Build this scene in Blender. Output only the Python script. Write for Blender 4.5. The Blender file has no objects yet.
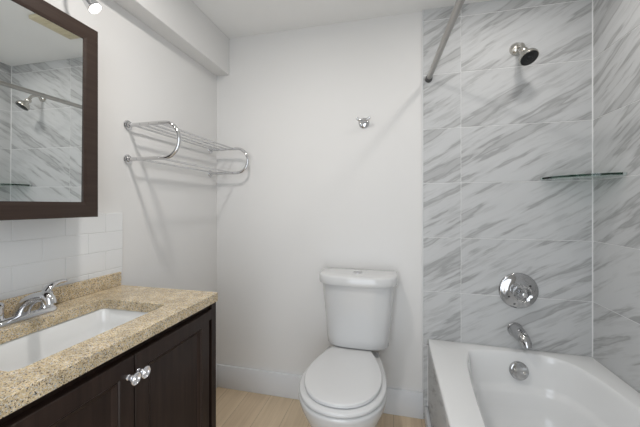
import bpy, bmesh, math, random
from mathutils import Vector, Matrix

C = bpy.context.scene.collection
SC = bpy.context.scene
rnd = random.Random(7)
PI = math.pi

# ------------------------------------------------------------------ camera
YAW = 0.2377
FPX = 303.75
CAM_H = 1.2102
cam_data = bpy.data.cameras.new('camera')
cam_data.sensor_fit = 'HORIZONTAL'
cam_data.sensor_width = 36.0
cam_data.lens = FPX / 640 * 36
cam_data.shift_y = -8.17 / 640
cam_data.clip_start = 0.02
cam = bpy.data.objects.new('camera', cam_data)
C.objects.link(cam)
cam.location = (0, 0, CAM_H)
cam.rotation_euler = (PI / 2, 0, YAW)
SC.camera = cam

# ------------------------------------------------------------------ light and exposure
world = bpy.data.worlds.new('world')
SC.world = world
world.use_nodes = True
world.node_tree.nodes['Background'].inputs[0].default_value = (0.93, 0.96, 1.0, 1)
world.node_tree.nodes['Background'].inputs[1].default_value = 1.45
SC.view_settings.view_transform = 'Standard'
SC.view_settings.look = 'None'
SC.view_settings.gamma = 1
SC.view_settings.use_curve_mapping = False
SC.view_settings.exposure = 0.20


def area_light(name, loc, target, sx, sy, watts, col, parent=None):
    d = bpy.data.lights.new(name, 'AREA')
    d.shape = 'RECTANGLE'
    d.size = sx
    d.size_y = sy
    d.energy = watts
    d.color = col
    o = bpy.data.objects.new(name, d)
    C.objects.link(o)
    o.location = loc
    o.rotation_euler = (Vector(target) - Vector(loc)).to_track_quat('-Z', 'Y').to_euler()
    return o


# added fill lamp in the unseen doorway behind the camera, tinted like daylight
area_light('doorway_fill', (-0.12, -0.46, 1.05), (-0.12, 1.0, 1.05), 0.85, 1.95, 8.5, (0.80, 0.90, 1.0))

# ------------------------------------------------------------------ room numbers
L, R, D, ZC = -1.153, 0.984, 1.8183, 2.317
YF = -0.40                 # front wall, behind the camera
TL = 0.163                 # left edge of the shower tile
ZG = 1.945                 # a grout row of the shower tile
TH = 0.305


# ------------------------------------------------------------------ materials
def new_mat(name):
    m = bpy.data.materials.new(name)
    m.use_nodes = True
    nt = m.node_tree
    b = nt.nodes['Principled BSDF']
    return m, nt, b


def plain(name, col, rough=0.5, metal=0.0, coat=0.0, bump=0.0, bscale=200, var=0.0, **kw):
    m, nt, b = new_mat(name)
    b.inputs['Base Color'].default_value = (*col, 1)
    b.inputs['Roughness'].default_value = rough
    b.inputs['Metallic'].default_value = metal
    b.inputs['Coat Weight'].default_value = coat
    for k, v in kw.items():
        b.inputs[k.replace('_', ' ')].default_value = v
    g = nt.nodes.new('ShaderNodeNewGeometry')
    n = nt.nodes.new('ShaderNodeTexNoise')
    n.inputs['Scale'].default_value = bscale
    n.inputs['Detail'].default_value = 3
    nt.links.new(g.outputs['Position'], n.inputs['Vector'])
    if bump:
        bp = nt.nodes.new('ShaderNodeBump')
        bp.inputs['Strength'].default_value = bump
        bp.inputs['Distance'].default_value = 0.002
        nt.links.new(n.outputs['Fac'], bp.inputs['Height'])
        nt.links.new(bp.outputs['Normal'], b.inputs['Normal'])
    if var:
        mx = nt.nodes.new('ShaderNodeMix')
        mx.data_type = 'RGBA'
        mx.inputs['A'].default_value = (*[c * (1 - var) for c in col], 1)
        mx.inputs['B'].default_value = (*[min(1, c * (1 + var)) for c in col], 1)
        nt.links.new(n.outputs['Fac'], mx.inputs['Factor'])
        nt.links.new(mx.outputs['Result'], b.inputs['Base Color'])
    return m


def ramp(nt, stops):
    r = nt.nodes.new('ShaderNodeValToRGB')
    e = r.color_ramp.elements
    while len(e) < len(stops):
        e.new(0.5)
    for i, (p, c) in enumerate(stops):
        e[i].position = p
        e[i].color = (*c, 1) if len(c) == 3 else c
    return r


def mapping(nt, src, scale=(1, 1, 1), rot=(0, 0, 0), loc=(0, 0, 0)):
    mp = nt.nodes.new('ShaderNodeMapping')
    mp.inputs['Scale'].default_value = scale
    mp.inputs['Rotation'].default_value = rot
    mp.inputs['Location'].default_value = loc
    nt.links.new(src, mp.inputs['Vector'])
    return mp.outputs['Vector']


def noise(nt, vec, scale, detail=4, rough=0.5, dist=0.0):
    n = nt.nodes.new('ShaderNodeTexNoise')
    n.inputs['Scale'].default_value = scale
    n.inputs['Detail'].default_value = detail
    n.inputs['Roughness'].default_value = rough
    n.inputs['Distortion'].default_value = dist
    nt.links.new(vec, n.inputs['Vector'])
    return n.outputs['Fac']


def mix(nt, fac, a, b, blend='MIX'):
    m = nt.nodes.new('ShaderNodeMix')
    m.data_type = 'RGBA'
    m.blend_type = blend
    for k, v in (('Factor', fac), ('A', a), ('B', b)):
        if isinstance(v, (int, float)):
            m.inputs[k].default_value = v
        elif isinstance(v, tuple):
            m.inputs[k].default_value = (*v, 1)
        else:
            nt.links.new(v, m.inputs[k])
    return m.outputs['Result']


def math_node(nt, op, a, b=0.0):
    m = nt.nodes.new('ShaderNodeMath')
    m.operation = op
    for i, v in enumerate((a, b)):
        if isinstance(v, (int, float)):
            m.inputs[i].default_value = v
        else:
            nt.links.new(v, m.inputs[i])
    return m.outputs[0]


def marble_mat():
    m, nt, b = new_mat('marble_tile')
    uv = nt.nodes.new('ShaderNodeUVMap')
    uv.uv_map = 'tile_uv'
    base = mapping(nt, uv.outputs['UV'], rot=(0, 0, -math.radians(29)))
    # wavy offset so the streaks are not straight
    w = nt.nodes.new('ShaderNodeTexNoise')
    w.inputs['Scale'].default_value = 3.2
    w.inputs['Detail'].default_value = 3
    nt.links.new(base, w.inputs['Vector'])
    vs = nt.nodes.new('ShaderNodeVectorMath')
    vs.operation = 'MULTIPLY_ADD'
    vs.inputs[1].default_value = (0.05, 0.045, 0)
    nt.links.new(w.outputs['Color'], vs.inputs[0])
    nt.links.new(base, vs.inputs[2])
    warped = vs.outputs[0]
    broad = noise(nt, mapping(nt, warped, scale=(1.7, 13.5, 1)), 1.0, 4, 0.56)
    fine = noise(nt, mapping(nt, warped, scale=(3.8, 34, 1), loc=(3, 7, 0)), 1.0, 5, 0.62)
    cloud = noise(nt, mapping(nt, warped, scale=(2.0, 5, 1), loc=(9, 1, 0)), 1.0, 3, 0.5)
    streak = ramp(nt, [(0.51, (0, 0, 0)), (0.552, (0.26, 0.26, 0.26)), (0.580, (0.78, 0.78, 0.78)), (0.602, (0.66, 0.66, 0.66)), (0.635, (0.34, 0.34, 0.34)), (0.74, (0.40, 0.40, 0.40))])
    nt.links.new(broad, streak.inputs['Fac'])
    thin = ramp(nt, [(0.50, (0, 0, 0)), (0.60, (0.85, 0.85, 0.85)), (0.72, (0.35, 0.35, 0.35))])
    nt.links.new(fine, thin.inputs['Fac'])
    soft = ramp(nt, [(0.35, (0, 0, 0)), (0.70, (1, 1, 1))])
    nt.links.new(cloud, soft.inputs['Fac'])
    f1 = math_node(nt, 'MULTIPLY', streak.outputs['Color'], 0.75)
    f2 = math_node(nt, 'MULTIPLY', thin.outputs['Color'], soft.outputs['Color'])
    f2 = math_node(nt, 'MULTIPLY', f2, 0.70)
    f3 = math_node(nt, 'MULTIPLY', soft.outputs['Color'], 0.12)
    f = math_node(nt, 'ADD', math_node(nt, 'MAXIMUM', f1, f2), f3)
    fm = nt.nodes.new('ShaderNodeClamp')
    nt.links.new(f, fm.inputs['Value'])
    col = mix(nt, fm.outputs[0], (0.565, 0.57, 0.57), (0.225, 0.223, 0.22))
    nt.links.new(col, b.inputs['Base Color'])
    b.inputs['Roughness'].default_value = 0.5
    b.inputs['Specular IOR Level'].default_value = 0.4
    return m


def granite_mat():
    m, nt, b = new_mat('granite')
    g = nt.nodes.new('ShaderNodeNewGeometry')
    p = g.outputs['Position']
    vor = nt.nodes.new('ShaderNodeTexVoronoi')
    vor.inputs['Scale'].default_value = 480
    nt.links.new(p, vor.inputs['Vector'])
    sep = nt.nodes.new('ShaderNodeSeparateColor')
    nt.links.new(vor.outputs['Color'], sep.inputs['Color'])
    grains = ramp(nt, [(0.0, (0.07, 0.06, 0.05)), (0.06, (0.16, 0.125, 0.10)), (0.20, (0.49, 0.38, 0.235)), (0.55, (0.63, 0.505, 0.325)), (0.85, (0.71, 0.60, 0.41)), (1.0, (0.72, 0.69, 0.64))])
    nt.links.new(sep.outputs['Red'], grains.inputs['Fac'])
    gsel = ramp(nt, [(0.86, (0, 0, 0)), (0.90, (1, 1, 1))])
    nt.links.new(sep.outputs['Green'], gsel.inputs['Fac'])
    gcol = mix(nt, gsel.outputs['Color'], grains.outputs['Color'], (0.46, 0.47, 0.48))
    blot = noise(nt, p, 26, 4, 0.6)
    br = ramp(nt, [(0.38, (0.80, 0.78, 0.74)), (0.62, (1.06, 1.04, 1.0))])
    nt.links.new(blot, br.inputs['Fac'])
    col = mix(nt, 1.0, gcol, br.outputs['Color'], 'MULTIPLY')
    nt.links.new(col, b.inputs['Base Color'])
    b.inputs['Roughness'].default_value = 0.22
    b.inputs['Specular IOR Level'].default_value = 0.35
    return m


def wood_mat(name, dark, light, rough, axis='Z', coat=0.0):
    m, nt, b = new_mat(name)
    g = nt.nodes.new('ShaderNodeNewGeometry')
    sc = {'Z': (60, 60, 3.5), 'Y': (60, 3.5, 60)}[axis]
    n = noise(nt, mapping(nt, g.outputs['Position'], scale=sc), 1.0, 5, 0.6, 0.4)
    r = ramp(nt, [(0.3, dark), (0.75, light)])
    nt.links.new(n, r.inputs['Fac'])
    nt.links.new(r.outputs['Color'], b.inputs['Base Color'])
    b.inputs['Roughness'].default_value = rough
    b.inputs['Specular IOR Level'].default_value = 0.25
    b.inputs['Coat Weight'].default_value = coat
    b.inputs['Coat Roughness'].default_value = 0.25
    bp = nt.nodes.new('ShaderNodeBump')
    bp.inputs['Strength'].default_value = 0.15
    bp.inputs['Distance'].default_value = 0.001
    nt.links.new(n, bp.inputs['Height'])
    nt.links.new(bp.outputs['Normal'], b.inputs['Normal'])
    return m


def floor_mat():
    m, nt, b = new_mat('oak_plank')
    g = nt.nodes.new('ShaderNodeNewGeometry')
    p = g.outputs['Position']
    # planks run away from the door, along Y
    rot = mapping(nt, p, rot=(0, 0, PI / 2))
    bk = nt.nodes.new('ShaderNodeTexBrick')
    bk.offset = 0.5
    bk.inputs['Color1'].default_value = (0.35, 0.35, 0.35, 1)
    bk.inputs['Color2'].default_value = (0.65, 0.65, 0.65, 1)
    bk.inputs['Mortar'].default_value = (0, 0, 0, 1)
    bk.inputs['Scale'].default_value = 1.0
    bk.inputs['Mortar Size'].default_value = 0.0014
    bk.inputs['Brick Width'].default_value = 2.6
    bk.inputs['Row Height'].default_value = 0.152
    nt.links.new(rot, bk.inputs['Vector'])
    grain = noise(nt, mapping(nt, p, scale=(110, 3.0, 1)), 1.0, 5, 0.6, 0.3)
    wave = noise(nt, mapping(nt, p, scale=(16, 1.2, 1)), 1.0, 3, 0.5, 0.8)
    gr = ramp(nt, [(0.28, (0.50, 0.385, 0.26)), (0.55, (0.62, 0.49, 0.34)), (0.8, (0.70, 0.575, 0.42))])
    gmix = math_node(nt, 'ADD', math_node(nt, 'MULTIPLY', grain, 0.55), math_node(nt, 'MULTIPLY', wave, 0.45))
    nt.links.new(gmix, gr.inputs['Fac'])
    tone = mix(nt, 0.12, gr.outputs['Color'], bk.outputs['Color'], 'OVERLAY')
    col = mix(nt, bk.outputs['Fac'], tone, (0.36, 0.28, 0.20))
    nt.links.new(col, b.inputs['Base Color'])
    b.inputs['Roughness'].default_value = 0.42
    return m


M = {}
M['wall'] = plain('wall_paint', (0.72, 0.71, 0.695), 0.62, bump=0.05, bscale=180)
M['ceiling'] = plain('ceiling_paint', (0.84, 0.835, 0.82), 0.8, bump=0.05, bscale=150)
M['trim'] = plain('trim_paint', (0.70, 0.71, 0.725), 0.35)
M['marble'] = marble_mat()
M['grout'] = plain('grout', (0.76, 0.76, 0.755), 0.8)
M['subway'] = plain('subway_tile', (0.74, 0.745, 0.745), 0.22)
M['subgrout'] = plain('subway_grout', (0.69, 0.69, 0.685), 0.8)
M['floor'] = floor_mat()
M['sinkware'] = plain('sink_porcelain', (0.80, 0.80, 0.79), 0.10, coat=0.3)
M['granite'] = granite_mat()
M['espresso'] = wood_mat('espresso_wood', (0.0150, 0.0088, 0.0068), (0.037, 0.0220, 0.0170), 0.36, 'Z', 0.0)
M['frame'] = wood_mat('mirror_frame_wood', (0.030, 0.0185, 0.0140), (0.046, 0.030, 0.0235), 0.38, 'Y', 0.1)
M['chrome'] = plain('chrome', (0.66, 0.66, 0.67), 0.08, 1.0)
M['tubchrome'] = plain('tub_chrome', (0.50, 0.50, 0.505), 0.10, 1.0)
M['nickel'] = plain('satin_nickel', (0.60, 0.58, 0.54), 0.24, 1.0)
M['steel'] = plain('brushed_rod_steel', (0.40, 0.39, 0.375), 0.30, 1.0)
M['dark_metal'] = plain('dark_end_cap', (0.10, 0.097, 0.095), 0.4, 0.7)
M['ceramic'] = plain('white_ceramic', (0.64, 0.64, 0.637), 0.08, coat=0.3)
M['seatplastic'] = plain('seat_plastic', (0.655, 0.655, 0.655), 0.22)
M['acrylic'] = plain('tub_enamel', (0.79, 0.79, 0.785), 0.14, coat=0.2)
M['mirror'] = plain('mirror_silver', (0.87, 0.89, 0.88), 0.0, 1.0)
M['black'] = plain('black_rubber', (0.012, 0.012, 0.013), 0.35)
M['yellowed'] = plain('yellowed_plastic', (0.62, 0.55, 0.38), 0.45)
M['tiletrim'] = plain('tile_edge_trim', (0.70, 0.70, 0.70), 0.35)
M['shadowgap'] = plain('dark_recess', (0.01, 0.008, 0.007), 0.7)
M['crystal'] = plain('knob_enamel', (0.80, 0.80, 0.83), 0.12, 0.85)


def glass_mat(name, col, rough=0.0, ior=1.5):
    m, nt, b = new_mat(name)
    b.inputs['Base Color'].default_value = (*col, 1)
    b.inputs['Roughness'].default_value = rough
    b.inputs['Transmission Weight'].default_value = 1.0
    b.inputs['IOR'].default_value = ior
    return m


def shelf_edge_mat():
    # float glass: the body absorbs towards green
    m, nt, b = new_mat('shelf_glass')
    b.inputs['Base Color'].default_value = (0.9, 0.97, 0.95, 1)
    b.inputs['Roughness'].default_value = 0.0
    b.inputs['Transmission Weight'].default_value = 1.0
    b.inputs['IOR'].default_value = 1.5
    va = nt.nodes.new('ShaderNodeVolumeAbsorption')
    va.inputs['Color'].default_value = (0.10, 0.55, 0.42, 1)
    va.inputs['Density'].default_value = 14
    nt.links.new(va.outputs[0], nt.nodes['Material Output'].inputs['Volume'])
    return m


M['shelf'] = shelf_edge_mat()
M['knobglass'] = glass_mat('clear_acrylic', (0.97, 0.97, 0.97), 0.02, 1.49)


def emit_mat(name, col, s):
    m, nt, b = new_mat(name)
    b.inputs['Base Color'].default_value = (0.9, 0.9, 0.9, 1)
    b.inputs['Emission Color'].default_value = (*col, 1)
    b.inputs['Emission Strength'].default_value = s
    return m


M['bulb'] = emit_mat('lamp_face', (1.0, 0.97, 0.92), 2.5)


# ------------------------------------------------------------------ mesh helpers
def box(bm, lo, hi, bev=0.0, seg=2):
    t = bmesh.new()
    bmesh.ops.create_cube(t, size=1)
    for v in t.verts:
        v.co = Vector([(lo[i] + hi[i]) / 2 + v.co[i] * (hi[i] - lo[i]) for i in range(3)])
    if bev:
        bmesh.ops.bevel(t, geom=t.edges[:], offset=bev, segments=seg, affect='EDGES', profile=0.5)
    merge(bm, t)


def merge(bm, t):
    me = bpy.data.meshes.new('tmp')
    t.to_mesh(me)
    t.free()
    bm.from_mesh(me)
    bpy.data.meshes.remove(me)


def frame_for(d):
    d = Vector(d).normalized()
    a = Vector((0, 0, 1)) if abs(d.z) < 0.9 else Vector((1, 0, 0))
    x = a.cross(d).normalized()
    return x, d.cross(x), d


def lathe(bm, origin, axis, prof, n=40, cap=True):
    """prof: list of (distance along the axis, radius)"""
    x, y, d = frame_for(axis)
    o = Vector(origin)
    rings = []
    for (h, r) in prof:
        r = max(r, 1e-5)
        rings.append([bm.verts.new(o + d * h + (x * math.cos(2 * PI * k / n) + y * math.sin(2 * PI * k / n)) * r) for k in range(n)])
    for a, b in zip(rings, rings[1:]):
        for k in range(n):
            bm.faces.new((a[k], a[(k + 1) % n], b[(k + 1) % n], b[k]))
    if cap:
        bm.faces.new(rings[0][::-1])
        bm.faces.new(rings[-1])


def tube(bm, pts, r, n=14, squash=1.0):
    """a tube along pts; r a number or a list"""
    pts = [Vector(p) for p in pts]
    rr = r if isinstance(r, (list, tuple)) else [r] * len(pts)
    rings = []
    t0 = (pts[1] - pts[0]).normalized()
    x, y, _ = frame_for(t0)
    for i, p in enumerate(pts):
        if i == 0:
            t = t0
        elif i == len(pts) - 1:
            t = (pts[i] - pts[i - 1]).normalized()
        else:
            t = ((pts[i + 1] - pts[i]).normalized() + (pts[i] - pts[i - 1]).normalized()).normalized()
        x = (x - t * x.dot(t)).normalized()
        y = t.cross(x)
        rings.append([bm.verts.new(p + x * math.cos(2 * PI * k / n) * rr[i] + y * math.sin(2 * PI * k / n) * rr[i] * squash) for k in range(n)])
    for a, b in zip(rings, rings[1:]):
        for k in range(n):
            bm.faces.new((a[k], a[(k + 1) % n], b[(k + 1) % n], b[k]))
    bm.faces.new(rings[0][::-1])
    bm.faces.new(rings[-1])


def loft(bm, loops, cap0=True, cap1=True):
    rings = [[bm.verts.new(p) for p in lp] for lp in loops]
    n = len(rings[0])
    for a, b in zip(rings, rings[1:]):
        for k in range(n):
            bm.faces.new((a[k], a[(k + 1) % n], b[(k + 1) % n], b[k]))
    if cap0:
        bm.faces.new(rings[0][::-1])
    if cap1:
        bm.faces.new(rings[-1])
    return rings


def crom(pts, per=8):
    """closed Catmull-Rom through 2-D points"""
    out = []
    n = len(pts)
    for i in range(n):
        p0, p1, p2, p3 = [Vector(pts[(i + k - 1) % n]) for k in range(4)]
        for s in range(per):
            t = s / per
            out.append(0.5 * ((2 * p1) + (p2 - p0) * t + (2 * p0 - 5 * p1 + 4 * p2 - p3) * t * t + (3 * p1 - p0 - 3 * p2 + p3) * t ** 3))
    return out


def bez(p0, p1, p2, p3, n=10):
    p0, p1, p2, p3 = map(Vector, (p0, p1, p2, p3))
    return [p0 * (1 - t) ** 3 + p1 * 3 * t * (1 - t) ** 2 + p2 * 3 * t * t * (1 - t) + p3 * t ** 3 for t in [i / n for i in range(n + 1)]]


def world_loc(o):
    v = Vector(o.location)
    while o.parent:
        o = o.parent
        v += Vector(o.location)
    return v


def obj(name, bm, mat, parent=None, smooth=True, angle=40, origin=None, label=None):
    """one mesh object, built in room coordinates"""
    bmesh.ops.recalc_face_normals(bm, faces=bm.faces[:])
    off = world_loc(parent) if parent else Vector((0, 0, 0))
    org = Vector(origin) if origin is not None else off
    bmesh.ops.translate(bm, verts=bm.verts[:], vec=-org)
    me = bpy.data.meshes.new(name)
    bm.to_mesh(me)
    bm.free()
    o = bpy.data.objects.new(name, me)
    C.objects.link(o)
    me.materials.append(mat)
    if smooth:
        me.polygons.foreach_set('use_smooth', [True] * len(me.polygons))
        me.set_sharp_from_angle(angle=math.radians(angle))
    if parent:
        o.parent = parent
    o.location = org - off
    if label:
        o['label'] = label
    return o


def tag(o, label, cat, group=None):
    o['label'] = label
    o['category'] = cat
    if group:
        o['group'] = group
    return o


def thing(name, loc, label, cat, group=None):
    o = bpy.data.objects.new(name, None)
    C.objects.link(o)
    o.location = loc
    o.empty_display_size = 0.05
    return tag(o, label, cat, group)


def struct(name, bm, mat, **kw):
    o = obj(name, bm, mat, **kw)
    o['kind'] = 'structure'
    return o


def B():
    return bmesh.new()


# ================================================================== THE SETTING
T = 0.10
bm = B(); box(bm, (L - T, YF - 0.9, -0.08), (R + T, D + T, 0)); struct('floor', bm, M['floor'], smooth=False)
bm = B(); box(bm, (L - T, YF - T, ZC), (R + T, D + T, ZC + 0.08)); struct('ceiling', bm, M['ceiling'], smooth=False)
bm = B(); box(bm, (L - T, YF - T, 0), (L, D + T, ZC)); struct('wall_left', bm, M['wall'], smooth=False)
bm = B(); box(bm, (L, D, 0), (R + T, D + T, ZC)); struct('wall_back', bm, M['wall'], smooth=False)
bm = B(); box(bm, (R, YF - T, 0), (R + T, D, ZC)); struct('wall_right', bm, M['wall'], smooth=False)
# front wall behind the camera, with the doorway
bm = B()
box(bm, (L, YF - T, 0), (-0.60, YF, ZC))
box(bm, (0.35, YF - T, 0), (R, YF, ZC))
box(bm, (-0.60, YF - T, 2.05), (0.35, YF, ZC))
struct('wall_front', bm, M['wall'], smooth=False)
# dropped soffit along the left wall
bm = B(); box(bm, (L, YF, 2.075), (L + 0.094, D, ZC), 0.002, 1); struct('ceiling_soffit', bm, M['wall'], smooth=False)


def baseboard(name, lo, hi, face):
    bm = B()
    box(bm, lo, hi, 0.003, 2)
    struct(name, bm, M['trim'], smooth=True)


baseboard('baseboard_back', (L, D - 0.014, 0), (TL - 0.001, D, 0.148), 'y')
baseboard('baseboard_left', (L, 1.080, 0), (L + 0.014, D - 0.015, 0.148), 'x')


# ---- shower tile: real tiles with bevelled edges over a grout bed
def tile_wall(name, plane, edges, rows, gap=0.0026, thick=0.010):
    """plane 'back' (u = X) or 'right' (u = -Y); edges and rows bound the tiles"""
    bm = B()
    uvl = bm.loops.layers.uv.new('tile_uv')
    for (u0, u1) in edges:
        for (z0, z1) in rows:
            t = bmesh.new()
            g = gap / 2
            if plane == 'back':
                lo, hi = (u0 + g, D - thick, z0 + g), (u1 - g, D - 0.002, z1 - g)
            elif plane == 'right':
                lo, hi = (R - thick, -u1 + g, z0 + g), (R - 0.002, -u0 - g, z1 - g)
            else:
                lo, hi = (plane, -u1 + g, z0 + g), (plane + thick - 0.002, -u0 - g, z1 - g)
            box(t, lo, hi, 0.0009, 1)
            tl = t.loops.layers.uv.new('tile_uv')
            ou, ov = rnd.uniform(0, 40), rnd.uniform(0, 40)
            for f in t.faces:
                for lp in f.loops:
                    c = lp.vert.co
                    lp[tl].uv = ((c.x if plane == 'back' else -c.y) + ou, c.z + ov)
            merge(bm, t)
    return struct(name, bm, M['marble'], smooth=False)


zr = [(max(0.0, ZG - TH * (k + 1)), min(ZC, ZG - TH * k)) for k in range(-2, 7)]
zr = [(a, b) for a, b in zr if b - a > 0.02]
XJ = 0.361
tile_wall('wall_back_tile', 'back', [(TL, XJ), (XJ, R - 0.010)], zr)
ur = [(-1.808 + 0.61 * k, min(-1.808 + 0.61 * (k + 1), 0.1)) for k in range(4)]
tile_wall('wall_right_tile', 'right', ur, zr)
bm = B(); box(bm, (TL, D - 0.0085, 0), (R, D - 0.0005, ZC)); struct('wall_back_grout', bm, M['grout'], smooth=False)
bm = B(); box(bm, (R - 0.0085, -0.1, 0), (R - 0.0005, D - 0.009, ZC)); struct('wall_right_grout', bm, M['grout'], smooth=False)
# white caulk in the inside corner and the edge strip where the tile stops
bm = B(); tube(bm, [(R - 0.011, D - 0.011, 0.445), (R - 0.011, D - 0.011, ZC)], 0.0032, 8); struct('trim_1', bm, M['grout'])
bm = B(); box(bm, (TL - 0.005, D - 0.012, 0), (TL, D, ZC), 0.001, 1); struct('trim_2', bm, M['tiletrim'])

# ---- subway tile above the vanity
bm = B()
zt = 0.930
rows = [(1.100, 1.178), (1.022, 1.100), (0.944, 1.022), (0.900, 0.944)]
for i, (z0, z1) in enumerate(rows):
    y1 = 1.083
    j = 0.844 if i % 2 == 0 else 0.772
    ys = [y1, j]
    while ys[-1] > -0.1:
        ys.append(ys[-1] - 0.157)
    if i % 2 == 1:
        ys = [y1, 0.929] + ys[1:]
    else:
        ys = [y1, 1.001] + ys[1:]
    for a, b in zip(ys, ys[1:]):
        if a - b > 0.01:
            box(bm, (L + 0.001, b + 0.0009, z0 + 0.0009), (L + 0.008, a - 0.0009, z1 - 0.0009), 0.0012, 2)
struct('wall_left_tile', bm, M['subway'], smooth=False)
bm = B(); box(bm, (L + 0.0005, -0.25, 0.9), (L + 0.0068, 1.0825, 1.1775)); struct('wall_left_grout', bm, M['subgrout'], smooth=False)

# ---- tiled front of the tub surround and its white base strip
XA = 0.199
tile_wall('wall_tub_front_tile', XA - 0.010, [(-1.806, -1.21), (-1.21, -0.60), (-0.60, -0.275)], [(0.0, 0.135), (0.135, 0.4305)], thick=0.010)
bm = B(); box(bm, (XA - 0.0085, 0.275, 0), (XA + 0.004, 1.807, 0.405)); struct('wall_tub_front_grout', bm, M['grout'], smooth=False)
bm = B(); box(bm, (XA - 0.030, 0.275, 0), (XA - 0.0105, 1.800, 0.080), 0.004, 2); struct('baseboard_tub', bm, M['trim'])
bm = B(); tube(bm, [(XA - 0.011, 1.8055, 0.08), (XA - 0.011, 1.8055, 0.42)], 0.003, 8); struct('trim_3', bm, M['grout'])

# ================================================================== BATHTUB
ZR = 0.460
tub = thing('bathtub', (0.58, 1.05, 0), 'long white enamel bathtub set against the marble tile with smooth sloping basin', 'bathtub')
inner = [(0.368, 1.680), (0.405, 1.728), (0.54, 1.755), (0.69, 1.760), (0.79, 1.730), (0.848, 1.655), (0.882, 1.50),
         (0.897, 1.22), (0.897, 0.90), (0.880, 0.62), (0.83, 0.45), (0.73, 0.385), (0.60, 0.370), (0.45, 0.39),
         (0.355, 0.46), (0.312, 0.62), (0.300, 0.90), (0.306, 1.20), (0.332, 1.52)]
ip = crom(inner, 6)
cx, cy = 0.60, 1.07
NP = len(ip)


def scaled(s_x, s_y, z, grow=0.0):
    out = []
    for p in ip:
        out.append(Vector((cx + (p.x - cx) * s_x, cy + (p.y - cy) * s_y, z)))
    return out


X0, X1, Y0, Y1 = 0.187, R - 0.0105, 0.28, D - 0.0110


def outer_loop(z, d=0.0):
    """points on the rectangle seen from the middle in the same directions as the inner outline"""
    out = []
    for p in ip:
        dx, dy = p.x - cx, p.y - cy
        t = 1e9
        if dx > 1e-6: t = min(t, (X1 - d - cx) / dx)
        if dx < -1e-6: t = min(t, (X0 + d - cx) / dx)
        if dy > 1e-6: t = min(t, (Y1 - d - cy) / dy)
        if dy < -1e-6: t = min(t, (Y0 + d - cy) / dy)
        out.append(Vector((cx + dx * t, cy + dy * t, z)))
    for c in ((X0 + d, Y0 + d), (X0 + d, Y1 - d), (X1 - d, Y0 + d), (X1 - d, Y1 - d)):
        k = min(range(NP), key=lambda i: (out[i].x - c[0]) ** 2 + (out[i].y - c[1]) ** 2)
        out[k].x, out[k].y = c
    return out


bm = B()
lips = [outer_loop(0.432, 0.001), outer_loop(ZR - 0.008, 0.0), outer_loop(ZR - 0.002, 0.002), outer_loop(ZR, 0.007)]
mid = [a.lerp(Vector((b.x, b.y, ZR)), 0.5) for a, b in zip(lips[-1], scaled(1, 1, ZR))]
basin = [scaled(1.010, 1.005, ZR), scaled(1.0, 1.0, ZR - 0.001), scaled(0.990, 0.995, ZR - 0.006), scaled(0.981, 0.991, ZR - 0.016), scaled(0.970, 0.986, ZR - 0.040),
         scaled(0.952, 0.977, 0.37), scaled(0.938, 0.970, 0.305), scaled(0.926, 0.962, 0.288), scaled(0.902, 0.948, 0.278), scaled(0.890, 0.942, 0.262), scaled(0.865, 0.930, 0.20), scaled(0.835, 0.915, 0.155),
         scaled(0.77, 0.885, 0.125), scaled(0.66, 0.83, 0.110), scaled(0.3, 0.4, 0.104), scaled(0.02, 0.02, 0.102)]
# underside so that the shell has thickness
under = [[Vector((cx + (v.x - cx) * 0.92, cy + (v.y - cy) * 0.92, 0.432)) for v in lips[0]]]
under_b = [[Vector((cx + (v.x - cx) * 0.98, cy + (v.y - cy) * 0.98, 0.06)) for v in scaled(0.93, 0.95, 0)]]
loops = [[Vector((v.x, v.y, 0.06)) for v in scaled(0.02, 0.02, 0)], under_b[0], [Vector((v.x, v.y, 0.40)) for v in scaled(1.03, 1.012, 0)]] + lips + [mid] + basin
loft(bm, loops)
for v in bm.verts:            # the rim falls a little towards the wall
    if v.co.z > 0.435:
        v.co.z -= 0.013 * (v.co.x - X0)
obj('basin_shell', bm, M['acrylic'], tub, angle=55)

# overflow plate on the inner back wall
oc = Vector((0.618, 1.735, 0.371))
on = Vector((0, -1, 0.20)).normalized()
bm = B()
lathe(bm, oc - on * 0.006, on, [(0, 0.044), (0.008, 0.044), (0.012, 0.041), (0.014, 0.033), (0.0145, 0.001)], 36, True)
ov = obj('overflow_plate', bm, M['tubchrome'], tub, label='round chrome overflow plate')
for dx in (-0.020, 0.020):
    bm = B()
    lathe(bm, oc + on * 0.0075 + Vector((dx, 0, -dx * 0.28)), on, [(0, 0.006), (0.003, 0.006), (0.0045, 0.004), (0.0046, 0.0001)], 14)
    obj('screw', bm, M['nickel'], ov)
bm = B()
lathe(bm, (0.60, 1.56, 0.106), (0, 0, 1), [(0, 0.036), (0.004, 0.036), (0.006, 0.030), (0.003, 0.022), (0.010, 0.018), (0.013, 0.001)], 30)
obj('drain', bm, M['chrome'], tub, label='chrome drain in the tub floor')

# ================================================================== SHOWER FITTINGS
YT = D - 0.010
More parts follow.
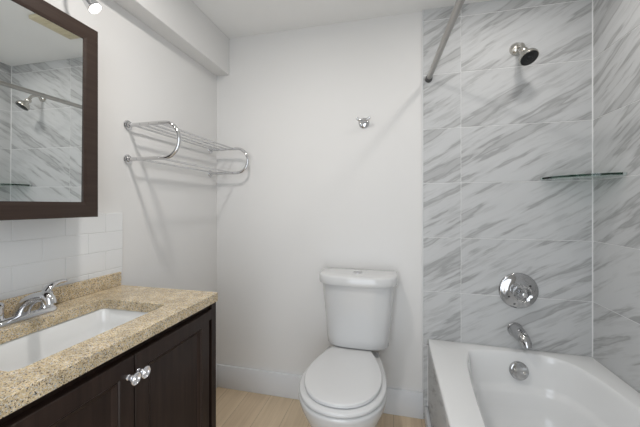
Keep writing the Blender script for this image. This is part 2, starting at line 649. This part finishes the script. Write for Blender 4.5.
# valve
vx, vz = 0.640, 0.760
val = thing('shower_valve', (vx, YT, vz), 'round chrome shower valve with clear faceted knob on marble tile above the tub spout', 'shower valve')
bm = B()
lathe(bm, (vx, YT, vz), (0, -1, 0), [(0, 0.094), (0.004, 0.094), (0.008, 0.091), (0.010, 0.085), (0.0105, 0.078), (0.016, 0.070), (0.020, 0.05), (0.022, 0.030), (0.030, 0.024), (0.040, 0.020), (0.0405, 0.001)], 56)
obj('trim_plate', bm, M['tubchrome'], val)
for a_ in (0.55, 0.55 + PI):
    bm = B()
    lathe(bm, (vx + 0.058 * math.cos(a_), YT - 0.0165, vz + 0.058 * math.sin(a_)), (0, -1, 0), [(0, 0.005), (0.004, 0.005), (0.005, 0.0001)], 12)
    obj('screw', bm, M['dark_metal'], val)
bm = B()
kx, kz = vx + 0.000, vz
n = 10
x_, y_, d_ = frame_for((0, -1, 0))
loops = []
for h, r in [(0.036, 0.018), (0.040, 0.030), (0.050, 0.041), (0.070, 0.044), (0.082, 0.038), (0.088, 0.026), (0.089, 0.012)]:
    lp = []
    for k in range(n * 4):
        rr = r * (1 - 0.07 * (0.5 + 0.5 * math.cos(2 * PI * k / 4)))
        lp.append(Vector((kx, YT, kz)) + d_ * h + (x_ * math.cos(2 * PI * k / (n * 4)) + y_ * math.sin(2 * PI * k / (n * 4))) * rr)
    loops.append(lp)
loft(bm, loops)
kn = obj('knob', bm, M['knobglass'], val, label='clear faceted knob', angle=25)
bm = B()
lathe(bm, (kx, YT - 0.0885, kz), (0, -1, 0), [(0, 0.012), (0.003, 0.012), (0.0045, 0.009), (0.005, 0.0001)], 24)
obj('knob_cap', bm, M['chrome'], kn)

# tub spout
sx, sz = 0.626, 0.553
sp = thing('tub_spout', (sx, YT, sz), 'chrome tub spout with pull-up diverter tip just above the tub rim', 'tub spout')
bm = B()
pts = [(sx, YT, sz), (sx + 0.001, YT - 0.02, sz - 0.001), (sx + 0.004, YT - 0.055, sz - 0.006), (sx + 0.010, YT - 0.085, sz - 0.016), (sx + 0.014, YT - 0.105, sz - 0.030), (sx + 0.016, YT - 0.113, sz - 0.047)]
tube(bm, pts, [0.034, 0.0345, 0.033, 0.029, 0.024, 0.018], 28)
obj('spout_body', bm, M['tubchrome'], sp, angle=60)
bm = B()
lathe(bm, (sx + 0.010, YT - 0.092, sz + 0.002), (0.05, -0.25, 1), [(0, 0.004), (0.014, 0.004), (0.015, 0.008), (0.022, 0.008), (0.024, 0.005), (0.0242, 0.0001)], 18)
obj('diverter_knob', bm, M['tubchrome'], sp)
bm = B()
lathe(bm, (sx, YT, sz), (0, -1, 0), [(0, 0.038), (0.004, 0.037), (0.007, 0.033)], 30)
obj('wall_ring', bm, M['tubchrome'], sp)

# shower head
hx, hz = 0.632, 2.036
sh = thing('shower_sprayer', (hx, YT, hz), 'small nickel shower head with black face angled down from the marble back wall', 'shower head')
bm = B()
lathe(bm, (hx, YT, hz), (0, -1, 0), [(0, 0.034), (0.003, 0.034), (0.012, 0.031), (0.021, 0.021), (0.025, 0.011)], 32)
obj('flange', bm, M['nickel'], sh)
bm = B()
tube(bm, bez((hx, YT, hz), (hx, YT - 0.06, hz + 0.005), (hx + 0.002, YT - 0.085, hz - 0.012), (hx - 0.006, YT - 0.101, hz - 0.054), 12), 0.0105, 18)
obj('arm', bm, M['nickel'], sh)
hd = Vector((0.20, -0.50, -0.80)).normalized()
h0 = Vector((hx - 0.008, YT - 0.096, hz - 0.046))
bm = B()
lathe(bm, h0, hd, [(0, 0.012), (0.006, 0.018), (0.018, 0.020), (0.028, 0.016), (0.036, 0.019), (0.050, 0.033), (0.062, 0.041), (0.072, 0.043), (0.078, 0.042), (0.0785, 0.038)], 40)
hb = obj('head_body', bm, M['nickel'], sh)
bm = B()
lathe(bm, h0 + hd * 0.0775, hd, [(0, 0.0392), (0.003, 0.0385), (0.0045, 0.036), (0.003, 0.026), (0.004, 0.024), (0.004, 0.012), (0.006, 0.010), (0.006, 0.0001)], 36)
obj('spray_face', bm, M['black'], sh, label='black spray face')

# shower rod
rod = thing('shower_rod', (0.19, YT, 1.92), 'long grey metal shower curtain rod running out from the tile edge near the ceiling', 'shower rod')
r0, r1 = Vector((0.192, YT, 1.921)), Vector((0.305, YF, 1.921))
bm = B(); tube(bm, [r0, r1], 0.0138, 20); obj('rod', bm, M['steel'], rod)
dr = (r1 - r0).normalized()
for p, d_ in ((r0, dr), (r1, -dr)):
    bm = B()
    lathe(bm, p, d_, [(0, 0.020), (0.004, 0.020), (0.012, 0.019), (0.020, 0.0175), (0.030, 0.0165), (0.031, 0.0139)], 26)
    obj('end_cap', bm, M['dark_metal'], rod, label='dark rubber tipped end cap')

# corner glass shelf
ZS = 1.343
shelf = thing('corner_shelf', (R - 0.011, D - 0.011, ZS), 'quarter round green edged glass shelf in the tiled shower corner', 'shelf')
ox, oy = R - 0.0105, D - 0.0105
rad = 0.231
arc = [(ox, oy)] + [(ox - rad * math.cos(t), oy - rad * math.sin(t)) for t in [PI / 2 * k / 30 for k in range(31)]]
bm = B()
loft(bm, [[Vector((x, y, ZS)) for x, y in arc], [Vector((x, y, ZS + 0.0095)) for x, y in arc]])
obj('glass_plate', bm, M['shelf'], shelf, smooth=False)
for (px, py, ax) in ((ox - rad + 0.006, oy, (0, -1, 0)), (ox, oy - rad + 0.006, (-1, 0, 0))):
    bm = B()
    q = Vector(ax) * 0.008
    box(bm, (min(px, px + q.x) - 0.004, min(py, py + q.y) - 0.004, ZS - 0.003), (max(px, px + q.x) + 0.003, max(py, py + q.y) + 0.0, ZS + 0.011), 0.001, 1)
    obj('bracket', bm, M['tiletrim'], shelf, label='small pale shelf clip')

# robe hook
rh = thing('robe_hook', (-0.171, D, 1.700), 'small chrome double robe hook alone on the white back wall', 'hook')
bm = B()
lathe(bm, (-0.171, D, 1.698), (0, -1, 0), [(0, 0.032), (0.004, 0.032), (0.009, 0.030), (0.014, 0.022), (0.016, 0.014), (0.0165, 0.0001)], 32)
obj('base', bm, M['chrome'], rh)
bm = B()
tube(bm, [(-0.171, D - 0.012, 1.700), (-0.171, D - 0.03, 1.703), (-0.171, D - 0.040, 1.708)], [0.010, 0.010, 0.012], 16)
obj('post', bm, M['chrome'], rh)
for s_ in (-1, 1):
    bm = B()
    tube(bm, bez((-0.171, D - 0.036, 1.705), (-0.171 + s_ * 0.02, D - 0.045, 1.702), (-0.171 + s_ * 0.030, D - 0.05, 1.706), (-0.171 + s_ * 0.037, D - 0.052, 1.719), 8), [0.0075] * 8 + [0.0085], 14)
    obj('prong', bm, M['chrome'], rh)

# ================================================================== TOILET
TX = -0.223
toilet = thing('toilet', (TX, 1.45, 0), 'white two-piece toilet with closed lid standing against the back wall', 'toilet')


def egg(hw_rear, hw, yr, yw, yf, z, n=48, nx=2.15):
    """rear edge yr, widest at yw, round front at yf (yf < yw < yr)"""
    pts = []
    for k in range(n + 1):                 # front half, from right widest through the front to the left
        t = PI * k / n
        c, s_ = math.cos(t), math.sin(t)
        pts.append((math.copysign(abs(c) ** (2 / nx), c) * hw, yw - (abs(s_) ** (2 / nx)) * (yw - yf)))
    m_ = 10
    side = []
    for k in range(1, m_ + 1):             # left side back to the rear edge
        t = k / m_
        w = hw + (hw_rear - hw) * (t ** 1.7)
        side.append((-w, yw + (yr - yw) * t))
    pts += side
    rear = [(-hw_rear + 2 * hw_rear * k / 7, yr) for k in range(1, 7)]
    pts += rear
    pts += [(-x, y) for x, y in side[::-1]]
    return [Vector((TX + x, y, z)) for x, y in pts]


# bowl and pedestal
bm = B()
loft(bm, [egg(0.115, 0.118, 1.70, 1.50, 1.285, 0.0), egg(0.112, 0.115, 1.695, 1.50, 1.29, 0.02), egg(0.105, 0.106, 1.69, 1.48, 1.30, 0.06),
          egg(0.105, 0.108, 1.69, 1.45, 1.285, 0.12), egg(0.110, 0.124, 1.69, 1.42, 1.250, 0.18), egg(0.120, 0.150, 1.69, 1.40, 1.205, 0.24),
          egg(0.128, 0.174, 1.69, 1.385, 1.170, 0.30), egg(0.135, 0.190, 1.70, 1.375, 1.148, 0.345), egg(0.140, 0.197, 1.72, 1.37, 1.136, 0.380),
          egg(0.140, 0.196, 1.72, 1.37, 1.137, 0.393), egg(0.136, 0.186, 1.715, 1.37, 1.145, 0.398), egg(0.10, 0.13, 1.68, 1.38, 1.20, 0.398)])
obj('bowl', bm, M['ceramic'], toilet, angle=60)
# seat ring
bm = B()
loft(bm, [egg(0.110, 0.180, 1.640, 1.372, 1.146, 0.401), egg(0.113, 0.193, 1.645, 1.372, 1.136, 0.404), egg(0.113, 0.194, 1.645, 1.372, 1.135, 0.412),
          egg(0.111, 0.190, 1.643, 1.372, 1.140, 0.4175), egg(0.085, 0.150, 1.62, 1.38, 1.18, 0.418)])
obj('seat', bm, M['seatplastic'], toilet, angle=60)
# closed lid
bm = B()
loft(bm, [egg(0.098, 0.168, 1.640, 1.380, 1.166, 0.4215), egg(0.101, 0.173, 1.645, 1.380, 1.161, 0.4235), egg(0.101, 0.174, 1.645, 1.380, 1.160, 0.433),
          egg(0.100, 0.172, 1.644, 1.380, 1.162, 0.4365), egg(0.096, 0.167, 1.640, 1.38, 1.167, 0.438), egg(0.06, 0.11, 1.60, 1.40, 1.22, 0.4392), egg(0.02, 0.03, 1.5, 1.42, 1.36, 0.4395)])
obj('lid', bm, M['seatplastic'], toilet, angle=60)
for s_ in (-1, 1):
    bm = B()
    tube(bm, [(TX + s_ * 0.060, 1.655, 0.424), (TX + s_ * 0.095, 1.655, 0.424)], 0.011, 18)
    box(bm, (TX + s_ * 0.078 - 0.014, 1.645, 0.397), (TX + s_ * 0.078 + 0.014, 1.680, 0.424), 0.003, 2)
    obj('hinge', bm, M['seatplastic'], toilet)


# tank
def tank_loop(hw, yb, ye, yf, z, rb=0.02):
    """yb back, ye front at the ends, yf front in the middle"""
    pts = [(hw, yb - rb)]
    for k in range(1, 6):
        t = PI / 2 * k / 6
        pts.append((hw - rb + rb * math.cos(t), yb - rb + rb * math.sin(t)))
    for k in range(9):
        pts.append((hw - rb - (2 * hw - 2 * rb) * k / 8, yb))
    for k in range(1, 6):
        t = PI / 2 + PI / 2 * k / 6
        pts.append((-hw + rb + rb * math.cos(t), yb - rb + rb * math.sin(t)))
    pts.append((-hw, yb - rb))
    N = 40
    for k in range(N + 1):
        t = PI + PI * k / N
        c, s_ = math.cos(t), math.sin(t)
        x = math.copysign(abs(c) ** 0.56, c) * hw
        y = ye - (ye - yf) * (abs(s_) ** 0.74)
        pts.append((x, y))
    return [Vector((TX + 0.029 + x, y, z)) for x, y in pts]


bm = B()
YB = D - 0.012
loft(bm, [tank_loop(0.150, YB - 0.03, 1.72, 1.640, 0.440), tank_loop(0.164, YB - 0.01, 1.72, 1.622, 0.443), tank_loop(0.170, YB, 1.72, 1.615, 0.451),
          tank_loop(0.174, YB, 1.72, 1.611, 0.49), tank_loop(0.185, YB, 1.72, 1.603, 0.62), tank_loop(0.195, YB, 1.72, 1.596, 0.74), tank_loop(0.198, YB, 1.72, 1.594, 0.785)])
obj('tank', bm, M['ceramic'], toilet, angle=60)
bm = B()
loft(bm, [tank_loop(0.207, YB, 1.715, 1.586, 0.7855), tank_loop(0.215, YB, 1.715, 1.578, 0.787), tank_loop(0.217, YB, 1.715, 1.576, 0.795),
          tank_loop(0.217, YB, 1.715, 1.576, 0.824), tank_loop(0.214, YB - 0.003, 1.715, 1.580, 0.831), tank_loop(0.206, YB - 0.008, 1.715, 1.590, 0.8355), tank_loop(0.15, YB - 0.05, 1.72, 1.64, 0.837)])
tl = obj('tank_lid', bm, M['ceramic'], toilet, angle=60)
bm = B()
lathe(bm, (TX + 0.029, 1.690, 0.836), (0, 0, 1), [(0, 0.026), (0.004, 0.026), (0.006, 0.023), (0.0045, 0.022)], 32)
fb = obj('flush_ring', bm, M['chrome'], tl, label='chrome ring around the flush button')
for s_ in (-1, 1):
    bm = B()
    pts = [(s_ * 0.0012 + s_ * 0.0205 * math.sin(PI * k / 16), 0.0205 * math.cos(PI * k / 16)) for k in range(17)]
    loft(bm, [[Vector((TX + 0.029 + x, 1.690 + y, z)) for x, y in pts] for z in (0.8372, 0.8424)])
    obj('flush_button', bm, M['chrome'], tl, label='half round chrome flush button')
# tank to bowl gasket shoulder
bm = B()
box(bm, (TX - 0.09, 1.66, 0.385), (TX + 0.09, 1.78, 0.442), 0.012, 3)
obj('tank_shelf', bm, M['ceramic'], toilet)

# ================================================================== VANITY
XF, YE, YS = -0.684, 1.074, 0.262       # face frame front, far end, near end
cab = thing('vanity_cabinet', (-0.92, 0.66, 0), 'dark espresso wood vanity cabinet under the granite countertop', 'cabinet')
bm = B()
XB = L + 0.002
box(bm, (XB, YS, 0.10), (XF - 0.019, YS + 0.018, 0.8355))
box(bm, (XB, YE - 0.018, 0.0), (XF - 0.019, YE, 0.8355))
box(bm, (XB, YS + 0.018, 0.10), (XF - 0.019, YE - 0.018, 0.118))
box(bm, (XB, YS + 0.018, 0.118), (XB + 0.008, YE - 0.018, 0.8355))
box(bm, (XF - 0.075, YS, 0.0), (XF - 0.06, YE - 0.018, 0.10))
obj('body', bm, M['espresso'], cab, smooth=False)
bm = B()
box(bm, (XF - 0.019, YE - 0.030, 0.0), (XF, YE, 0.8355), 0.0015, 1)
box(bm, (XF - 0.019, YS, 0.0), (XF, YS + 0.030, 0.8355), 0.0015, 1)
box(bm, (XF - 0.019, YS + 0.030, 0.770), (XF, YE - 0.030, 0.8090))
box(bm, (XF - 0.019, YS + 0.030, 0.809), (XF - 0.012, YE - 0.030, 0.8355))
box(bm, (XF - 0.019, YS + 0.030, 0.10), (XF, YE - 0.030, 0.135))
box(bm, (XF - 0.019, YS + 0.030, 0.30), (XF, YE - 0.030, 0.335))
box(bm, (XF - 0.019, 0.657, 0.335), (XF, 0.689, 0.795))
obj('face_frame', bm, M['espresso'], cab, smooth=False)


def door_mesh(y0, y1, z0, z1, xf, th=0.0115, st=0.044, bv=0.016, dep=0.0105):
    """a framed front with a sunk panel inside a sloping bead"""
    bm = B()

    def ring(a, x):
        return [bm.verts.new((x, y0 + a, z0 + a)), bm.verts.new((x, y1 - a, z0 + a)), bm.verts.new((x, y1 - a, z1 - a)), bm.verts.new((x, y0 + a, z1 - a))]
    rs = [ring(0, xf - th), ring(0, xf - 0.002), ring(0.002, xf), ring(st, xf), ring(st + 0.003, xf - 0.004), ring(st + 0.005, xf - 0.003), ring(st + bv, xf - dep)]
    for a, b in zip(rs, rs[1:]):
        for k in range(4):
            bm.faces.new((a[k], a[(k + 1) % 4], b[(k + 1) % 4], b[k]))
    bm.faces.new(rs[0][::-1])
    bm.faces.new(rs[-1])
    return bm


XD = XF + 0.012
for (y0, y1, yk, lab) in ((YS + 0.014, 0.6715, 0.651, 'left cabinet door with knob at its upper right corner'), (0.6745, 1.0110, 0.683, 'right cabinet door with knob at its upper left corner')):
    d = obj('door', door_mesh(y0, y1, 0.318, 0.8110, XD), M['espresso'], cab, smooth=False, label=lab)
    bm = B()
    lathe(bm, (XD, yk, 0.762), (1, 0, 0), [(0, 0.0070), (0.002, 0.0070), (0.004, 0.0050), (0.007, 0.0052), (0.010, 0.0078), (0.014, 0.0082), (0.018, 0.0060), (0.021, 0.0042), (0.0225, 0.0045), (0.0235, 0.0140), (0.0245, 0.0152), (0.0262, 0.0152),
                                           (0.0272, 0.0138), (0.0252, 0.0118), (0.0252, 0.0104), (0.0272, 0.0090), (0.0252, 0.0074), (0.0252, 0.0058), (0.0275, 0.0042), (0.0280, 0.0001)], 36)
    obj('knob', bm, M['crystal'], d, label='small white and chrome round knob with rings')
obj('drawer', door_mesh(YS + 0.014, 1.0110, 0.118, 0.312, XD), M['espresso'], cab, smooth=False)

# ---- granite top with the sink cut-out
ZT, ZB = 0.870, 0.836
CX0, CX1, CY0, CY1 = L + 0.0015, -0.669, 0.255, 1.064
top = thing('countertop', (-0.91, 0.66, ZT), 'tan speckled granite vanity countertop with short backsplash', 'countertop')
SX0, SX1, SY0, SY1 = -1.030, -0.757, 0.455, 0.890


def rrect(x0, x1, y0, y1, r, n=6):
    out = []
    for (qx, qy, a) in ((x1 - r, y1 - r, 0), (x0 + r, y1 - r, 90), (x0 + r, y0 + r, 180), (x1 - r, y0 + r, 270)):
        for k in range(n + 1):
            t = math.radians(a + 90 * k / n)
            out.append((qx + r * math.cos(t), qy + r * math.sin(t)))
    return out


hole = rrect(SX0, SX1, SY0, SY1, 0.020)
outr = rrect(CX0, CX1, CY0, CY1, 0.003)
e_ = 0.002
outr_in = rrect(CX0 + e_, CX1 - e_, CY0 + e_, CY1 - e_, 0.003)
hole_out = rrect(SX0 - e_, SX1 + e_, SY0 - e_, SY1 + e_, 0.021)
bm = B()
lv = lambda pts, z: [Vector((x, y, z)) for x, y in pts]
rings = loft(bm, [lv(hole, ZB), lv(outr, ZB), lv(outr, ZT - e_), lv(outr_in, ZT), lv(hole_out, ZT), lv(hole, ZT - e_), lv(hole, ZB)], False, False)
bmesh.ops.remove_doubles(bm, verts=bm.verts[:], dist=1e-6)
obj('slab', bm, M['granite'], top, smooth=False)
bm = B()
box(bm, (L + 0.0095, CY0, ZT + 0.0003), (L + 0.022, 1.063, 0.926), 0.0015, 1)
obj('backsplash', bm, M['granite'], top, smooth=False)

# ---- undermount basin
sink = thing('sink', (-0.893, 0.672, ZB), 'white rectangular undermount sink set into the tan granite', 'sink')
bm = B()
sl = lambda g, z, r: lv(rrect(SX0 - g, SX1 + g, SY0 - g, SY1 + g, r), z)
g0 = 0.012
loft(bm, [sl(-0.05, 0.685, 0.05), sl(-0.004, 0.705, 0.05), sl(0.010, 0.75, 0.045), sl(g0 + 0.006, 0.82, 0.04), sl(g0 + 0.018, 0.822, 0.04), sl(g0 + 0.018, ZB - 0.0006, 0.04), sl(g0 - 0.006, ZB - 0.0006, 0.036),
          sl(g0 - 0.010, ZB - 0.006, 0.036), sl(0.000, 0.78, 0.036), sl(-0.008, 0.735, 0.04), sl(-0.020, 0.712, 0.05), sl(-0.05, 0.702, 0.06), sl(-0.105, 0.698, 0.025)])
obj('basin', bm, M['sinkware'], sink, angle=60)
bm = B()
lathe(bm, (-0.893, 0.672, 0.6985), (0, 0, 1), [(0, 0.024), (0.002, 0.024), (0.003, 0.021), (0.001, 0.018), (0.004, 0.015), (0.005, 0.0001)], 26)
obj('drain', bm, M['chrome'], sink, label='chrome pop-up drain')

# ---- faucet
FXc, FYc = -1.085, 0.676
fau = thing('faucet', (FXc, FYc, ZT), 'chrome two-handle faucet at the back edge of the sink', 'faucet')


def pill(hx, hy, z, n=10):
    out = []
    for k in range(n + 1):
        t = PI * k / n
        out.append(Vector((FXc + hx * math.cos(t), FYc + (hy - hx) + hx * math.sin(t), z)))
    for k in range(n + 1):
        t = PI + PI * k / n
        out.append(Vector((FXc + hx * math.cos(t), FYc - (hy - hx) + hx * math.sin(t), z)))
    return out


bm = B()
loft(bm, [pill(0.029, 0.093, ZT + 0.0003), pill(0.029, 0.093, ZT + 0.006), pill(0.026, 0.090, ZT + 0.013), pill(0.021, 0.084, ZT + 0.017), pill(0.01, 0.06, ZT + 0.018)])
obj('base_plate', bm, M['chrome'], fau, angle=60)
bm = B()
sp_pts = bez((FXc - 0.004, FYc, ZT + 0.012), (FXc + 0.005, FYc, ZT + 0.040), (FXc + 0.030, FYc, ZT + 0.066), (FXc + 0.085, FYc + 0.002, ZT + 0.072), 14)
sp_pts += bez(sp_pts[-1], (FXc + 0.100, FYc + 0.002, ZT + 0.073), (FXc + 0.108, FYc + 0.002, ZT + 0.068), (FXc + 0.110, FYc + 0.002, ZT + 0.052), 5)[1:]
nn = len(sp_pts)
tube(bm, sp_pts, [0.021 - 0.0065 * min(1, i / 12) for i in range(nn)], 20)
obj('spout', bm, M['chrome'], fau, angle=60)
for s_ in (-1, 1):
    yh = FYc + s_ * 0.064
    bm = B()
    lathe(bm, (FXc, yh, ZT + 0.012), (0, 0, 1), [(0, 0.022), (0.006, 0.0215), (0.010, 0.019), (0.022, 0.0175), (0.038, 0.0185), (0.042, 0.020), (0.048, 0.019), (0.053, 0.013), (0.055, 0.0001)], 30)
    h = obj('handle', bm, M['chrome'], fau)
    bm = B()
    tube(bm, bez((FXc, yh, ZT + 0.058), (FXc - 0.002, yh + s_ * 0.012, ZT + 0.082), (FXc - 0.006, yh + s_ * 0.035, ZT + 0.086), (FXc - 0.012, yh + s_ * 0.070, ZT + 0.082), 10),
         [0.014, 0.0140, 0.0135, 0.0125, 0.0115, 0.0105, 0.0098, 0.0095, 0.0095, 0.0098, 0.007], 18, 0.75)
    obj('lever', bm, M['chrome'], h)

# ================================================================== MIRROR CABINET
MX = -1.025
mir = thing('framed_mirror', (L, 0.56, 1.17), 'wall mirror cabinet with wide dark brown wood frame above the faucet', 'mirror')
MY0, MY1, MZ0, MZ1 = 0.245, 0.864, 1.1695, 1.827
bm = B()
box(bm, (L + 0.0005, MY0 + 0.02, MZ0 + 0.008), (MX - 0.014, MY1 - 0.02, MZ1 - 0.02))
obj('cabinet_box', bm, M['frame'], mir, smooth=False)


def picture_frame(y0, y1, z0, z1, w, prof):
    """prof: (inset from outside 0..1 of w, x)"""
    bm = B()
    rs = []
    for a, x in prof:
        a *= w
        rs.append([bm.verts.new((x, y0 + a, z0 + a)), bm.verts.new((x, y1 - a, z0 + a)), bm.verts.new((x, y1 - a, z1 - a)), bm.verts.new((x, y0 + a, z1 - a))])
    for a, b in zip(rs, rs[1:] + rs[:1]):
        for k in range(4):
            bm.faces.new((a[k], a[(k + 1) % 4], b[(k + 1) % 4], b[k]))
    return bm


obj('frame', picture_frame(MY0, MY1, MZ0, MZ1, 0.052, [(0, MX - 0.014), (0, MX + 0.003), (0.05, MX + 0.006), (0.82, MX + 0.005), (0.90, MX + 0.004), (1.0, MX + 0.003), (1.0, MX - 0.014)]), M['frame'], mir, smooth=False)
bm = B()
box(bm, (MX - 0.006, MY0 + 0.048, MZ0 + 0.048), (MX, MY1 - 0.048, MZ1 - 0.048))
for v in bm.verts:                      # the glass leans forward a hair
    v.co.x += (v.co.z - 1.5) * 0.006
obj('mirror_glass', bm, M['mirror'], mir, smooth=False, label='clear mirror glass')

# ================================================================== TOWEL RACK
YN, YR = 1.114, 1.740
ZU, ZL = 1.5675, 1.4150
rack = thing('towel_rack', (L, (YN + YR) / 2, ZL), 'two-tier chrome towel rack with curved ends on the left wall', 'towel rack')
rb = (ZU - ZL) / 2
for yy in (YN, YR):
    pts = [Vector((L + 0.006, yy, ZU)), Vector((-0.962, yy, ZU))]
    pts += [Vector((-0.962 + rb * math.sin(PI * k / 18), yy, (ZU + ZL) / 2 + rb * math.cos(PI * k / 18))) for k in range(1, 18)]
    pts += [Vector((-0.962, yy, ZL)), Vector((L + 0.006, yy, ZL))]
    bm = B(); tube(bm, pts, 0.0085, 18); obj('end_bracket', bm, M['chrome'], rack, angle=60)
    for zz in (ZU, ZL):
        bm = B()
        lathe(bm, (L + 0.0002, yy, zz), (1, 0, 0), [(0, 0.022), (0.003, 0.022), (0.006, 0.020), (0.008, 0.013), (0.016, 0.0125), (0.018, 0.0086)], 28)
        obj('flange', bm, M['chrome'], rack)
for xx, zz in ((-1.128, ZU), (-1.083, ZU), (-1.036, ZU), (-0.987, ZU), (-1.099, ZL), (-0.987, ZL)):
    bm = B(); tube(bm, [(xx, YN - 0.0095, zz), (xx, YR + 0.0095, zz)], 0.0048, 12); obj('bar', bm, M['chrome'], rack)

# ================================================================== VANITY LIGHT
vl = thing('vanity_light', (L, 0.60, 2.02), 'chrome bar of small spot lamps above the mirror, one lit lamp showing', 'wall lamp')
bm = B()
box(bm, (L + 0.0003, 0.22, 1.995), (L + 0.022, 0.90, 2.055), 0.004, 2)
obj('mounting_bar', bm, M['chrome'], vl)
sd = Vector((0.56, 0.28, -0.76)).normalized()
for k, ys in enumerate((0.86, 0.630, 0.400)):
    face = Vector((-1.03, ys, 1.909))
    back = face - sd * 0.055
    bm = B()
    lathe(bm, back, sd, [(-0.012, 0.008), (0, 0.013), (0.015, 0.017), (0.050, 0.0235), (0.055, 0.0245), (0.056, 0.0225), (0.053, 0.022)], 30)
    hd_ = obj('spot_head', bm, M['chrome'], vl)
    bm = B()
    lathe(bm, face - sd * 0.004, sd, [(0, 0.0219), (0.003, 0.0212), (0.0042, 0.014), (0.0046, 0.0001)], 28)
    obj('bulb_face', bm, M['bulb'], hd_, label='glowing white lamp face')
    bm = B()
    tube(bm, bez((L + 0.02, ys, 2.025), (L + 0.05, ys, 2.03), tuple(back - sd * 0.06), tuple(back - sd * 0.008), 10), 0.006, 12)
    obj('stem', bm, M['chrome'], hd_)
    ld = bpy.data.lights.new('spot_lamp', 'SPOT')
    ld.energy = 0.75
    ld.color = (1.0, 0.95, 0.87)
    ld.spot_size = math.radians(150)
    ld.spot_blend = 0.6
    ld.shadow_soft_size = 0.022
    lo = bpy.data.objects.new('spot_lamp', ld)
    C.objects.link(lo)
    lo.parent = hd_
    lo.location = face + sd * 0.012 - world_loc(hd_)
    lo.rotation_euler = sd.to_track_quat('-Z', 'Y').to_euler()

# ================================================================== CEILING FITTINGS
cv = thing('ceiling_vent', (-0.07, 1.452, ZC), 'square yellowed plastic ceiling vent cover, visible only in the mirror', 'ceiling vent')
bm = B()
box(bm, (-0.195, 1.330, ZC - 0.022), (0.046, 1.570, ZC), 0.006, 2)
obj('cover', bm, M['yellowed'], cv)
bm = B()
for k in range(7):
    yv = 1.365 + k * 0.029
    box(bm, (-0.165, yv, ZC - 0.0245), (0.025, yv + 0.012, ZC - 0.0215), 0.001, 1)
obj('grille', bm, M['yellowed'], cv)

for (dx, dy, watts, lab) in ((0.56, 1.30, 2.5, 'round recessed white downlight in the ceiling over the tub'),
                             (-0.50, 0.74, 7.6, 'round recessed white downlight in the ceiling over the vanity')):
    dl = thing('downlight', (dx, dy, ZC), lab, 'ceiling lamp', 'recessed ceiling downlights')
    bm = B()
    lathe(bm, (dx, dy, ZC), (0, 0, -1), [(0, 0.075), (0.004, 0.074), (0.006, 0.068), (0.004, 0.060), (0.003, 0.059)], 40)
    obj('rim', bm, M['trim'], dl)
    bm = B()
    lathe(bm, (dx, dy, ZC - 0.0032), (0, 0, -1), [(0, 0.058), (0.001, 0.058), (0.0015, 0.0001)], 36)
    obj('lens', bm, M['bulb'], dl)
    ld = bpy.data.lights.new('downlight_lamp', 'AREA')
    ld.shape = 'DISK'
    ld.size = 0.11
    ld.energy = watts
    ld.color = (1.0, 0.965, 0.925)
    lo = bpy.data.objects.new('downlight_lamp', ld)
    C.objects.link(lo)
    lo.parent = dl
    lo.location = (0, 0, -0.010)
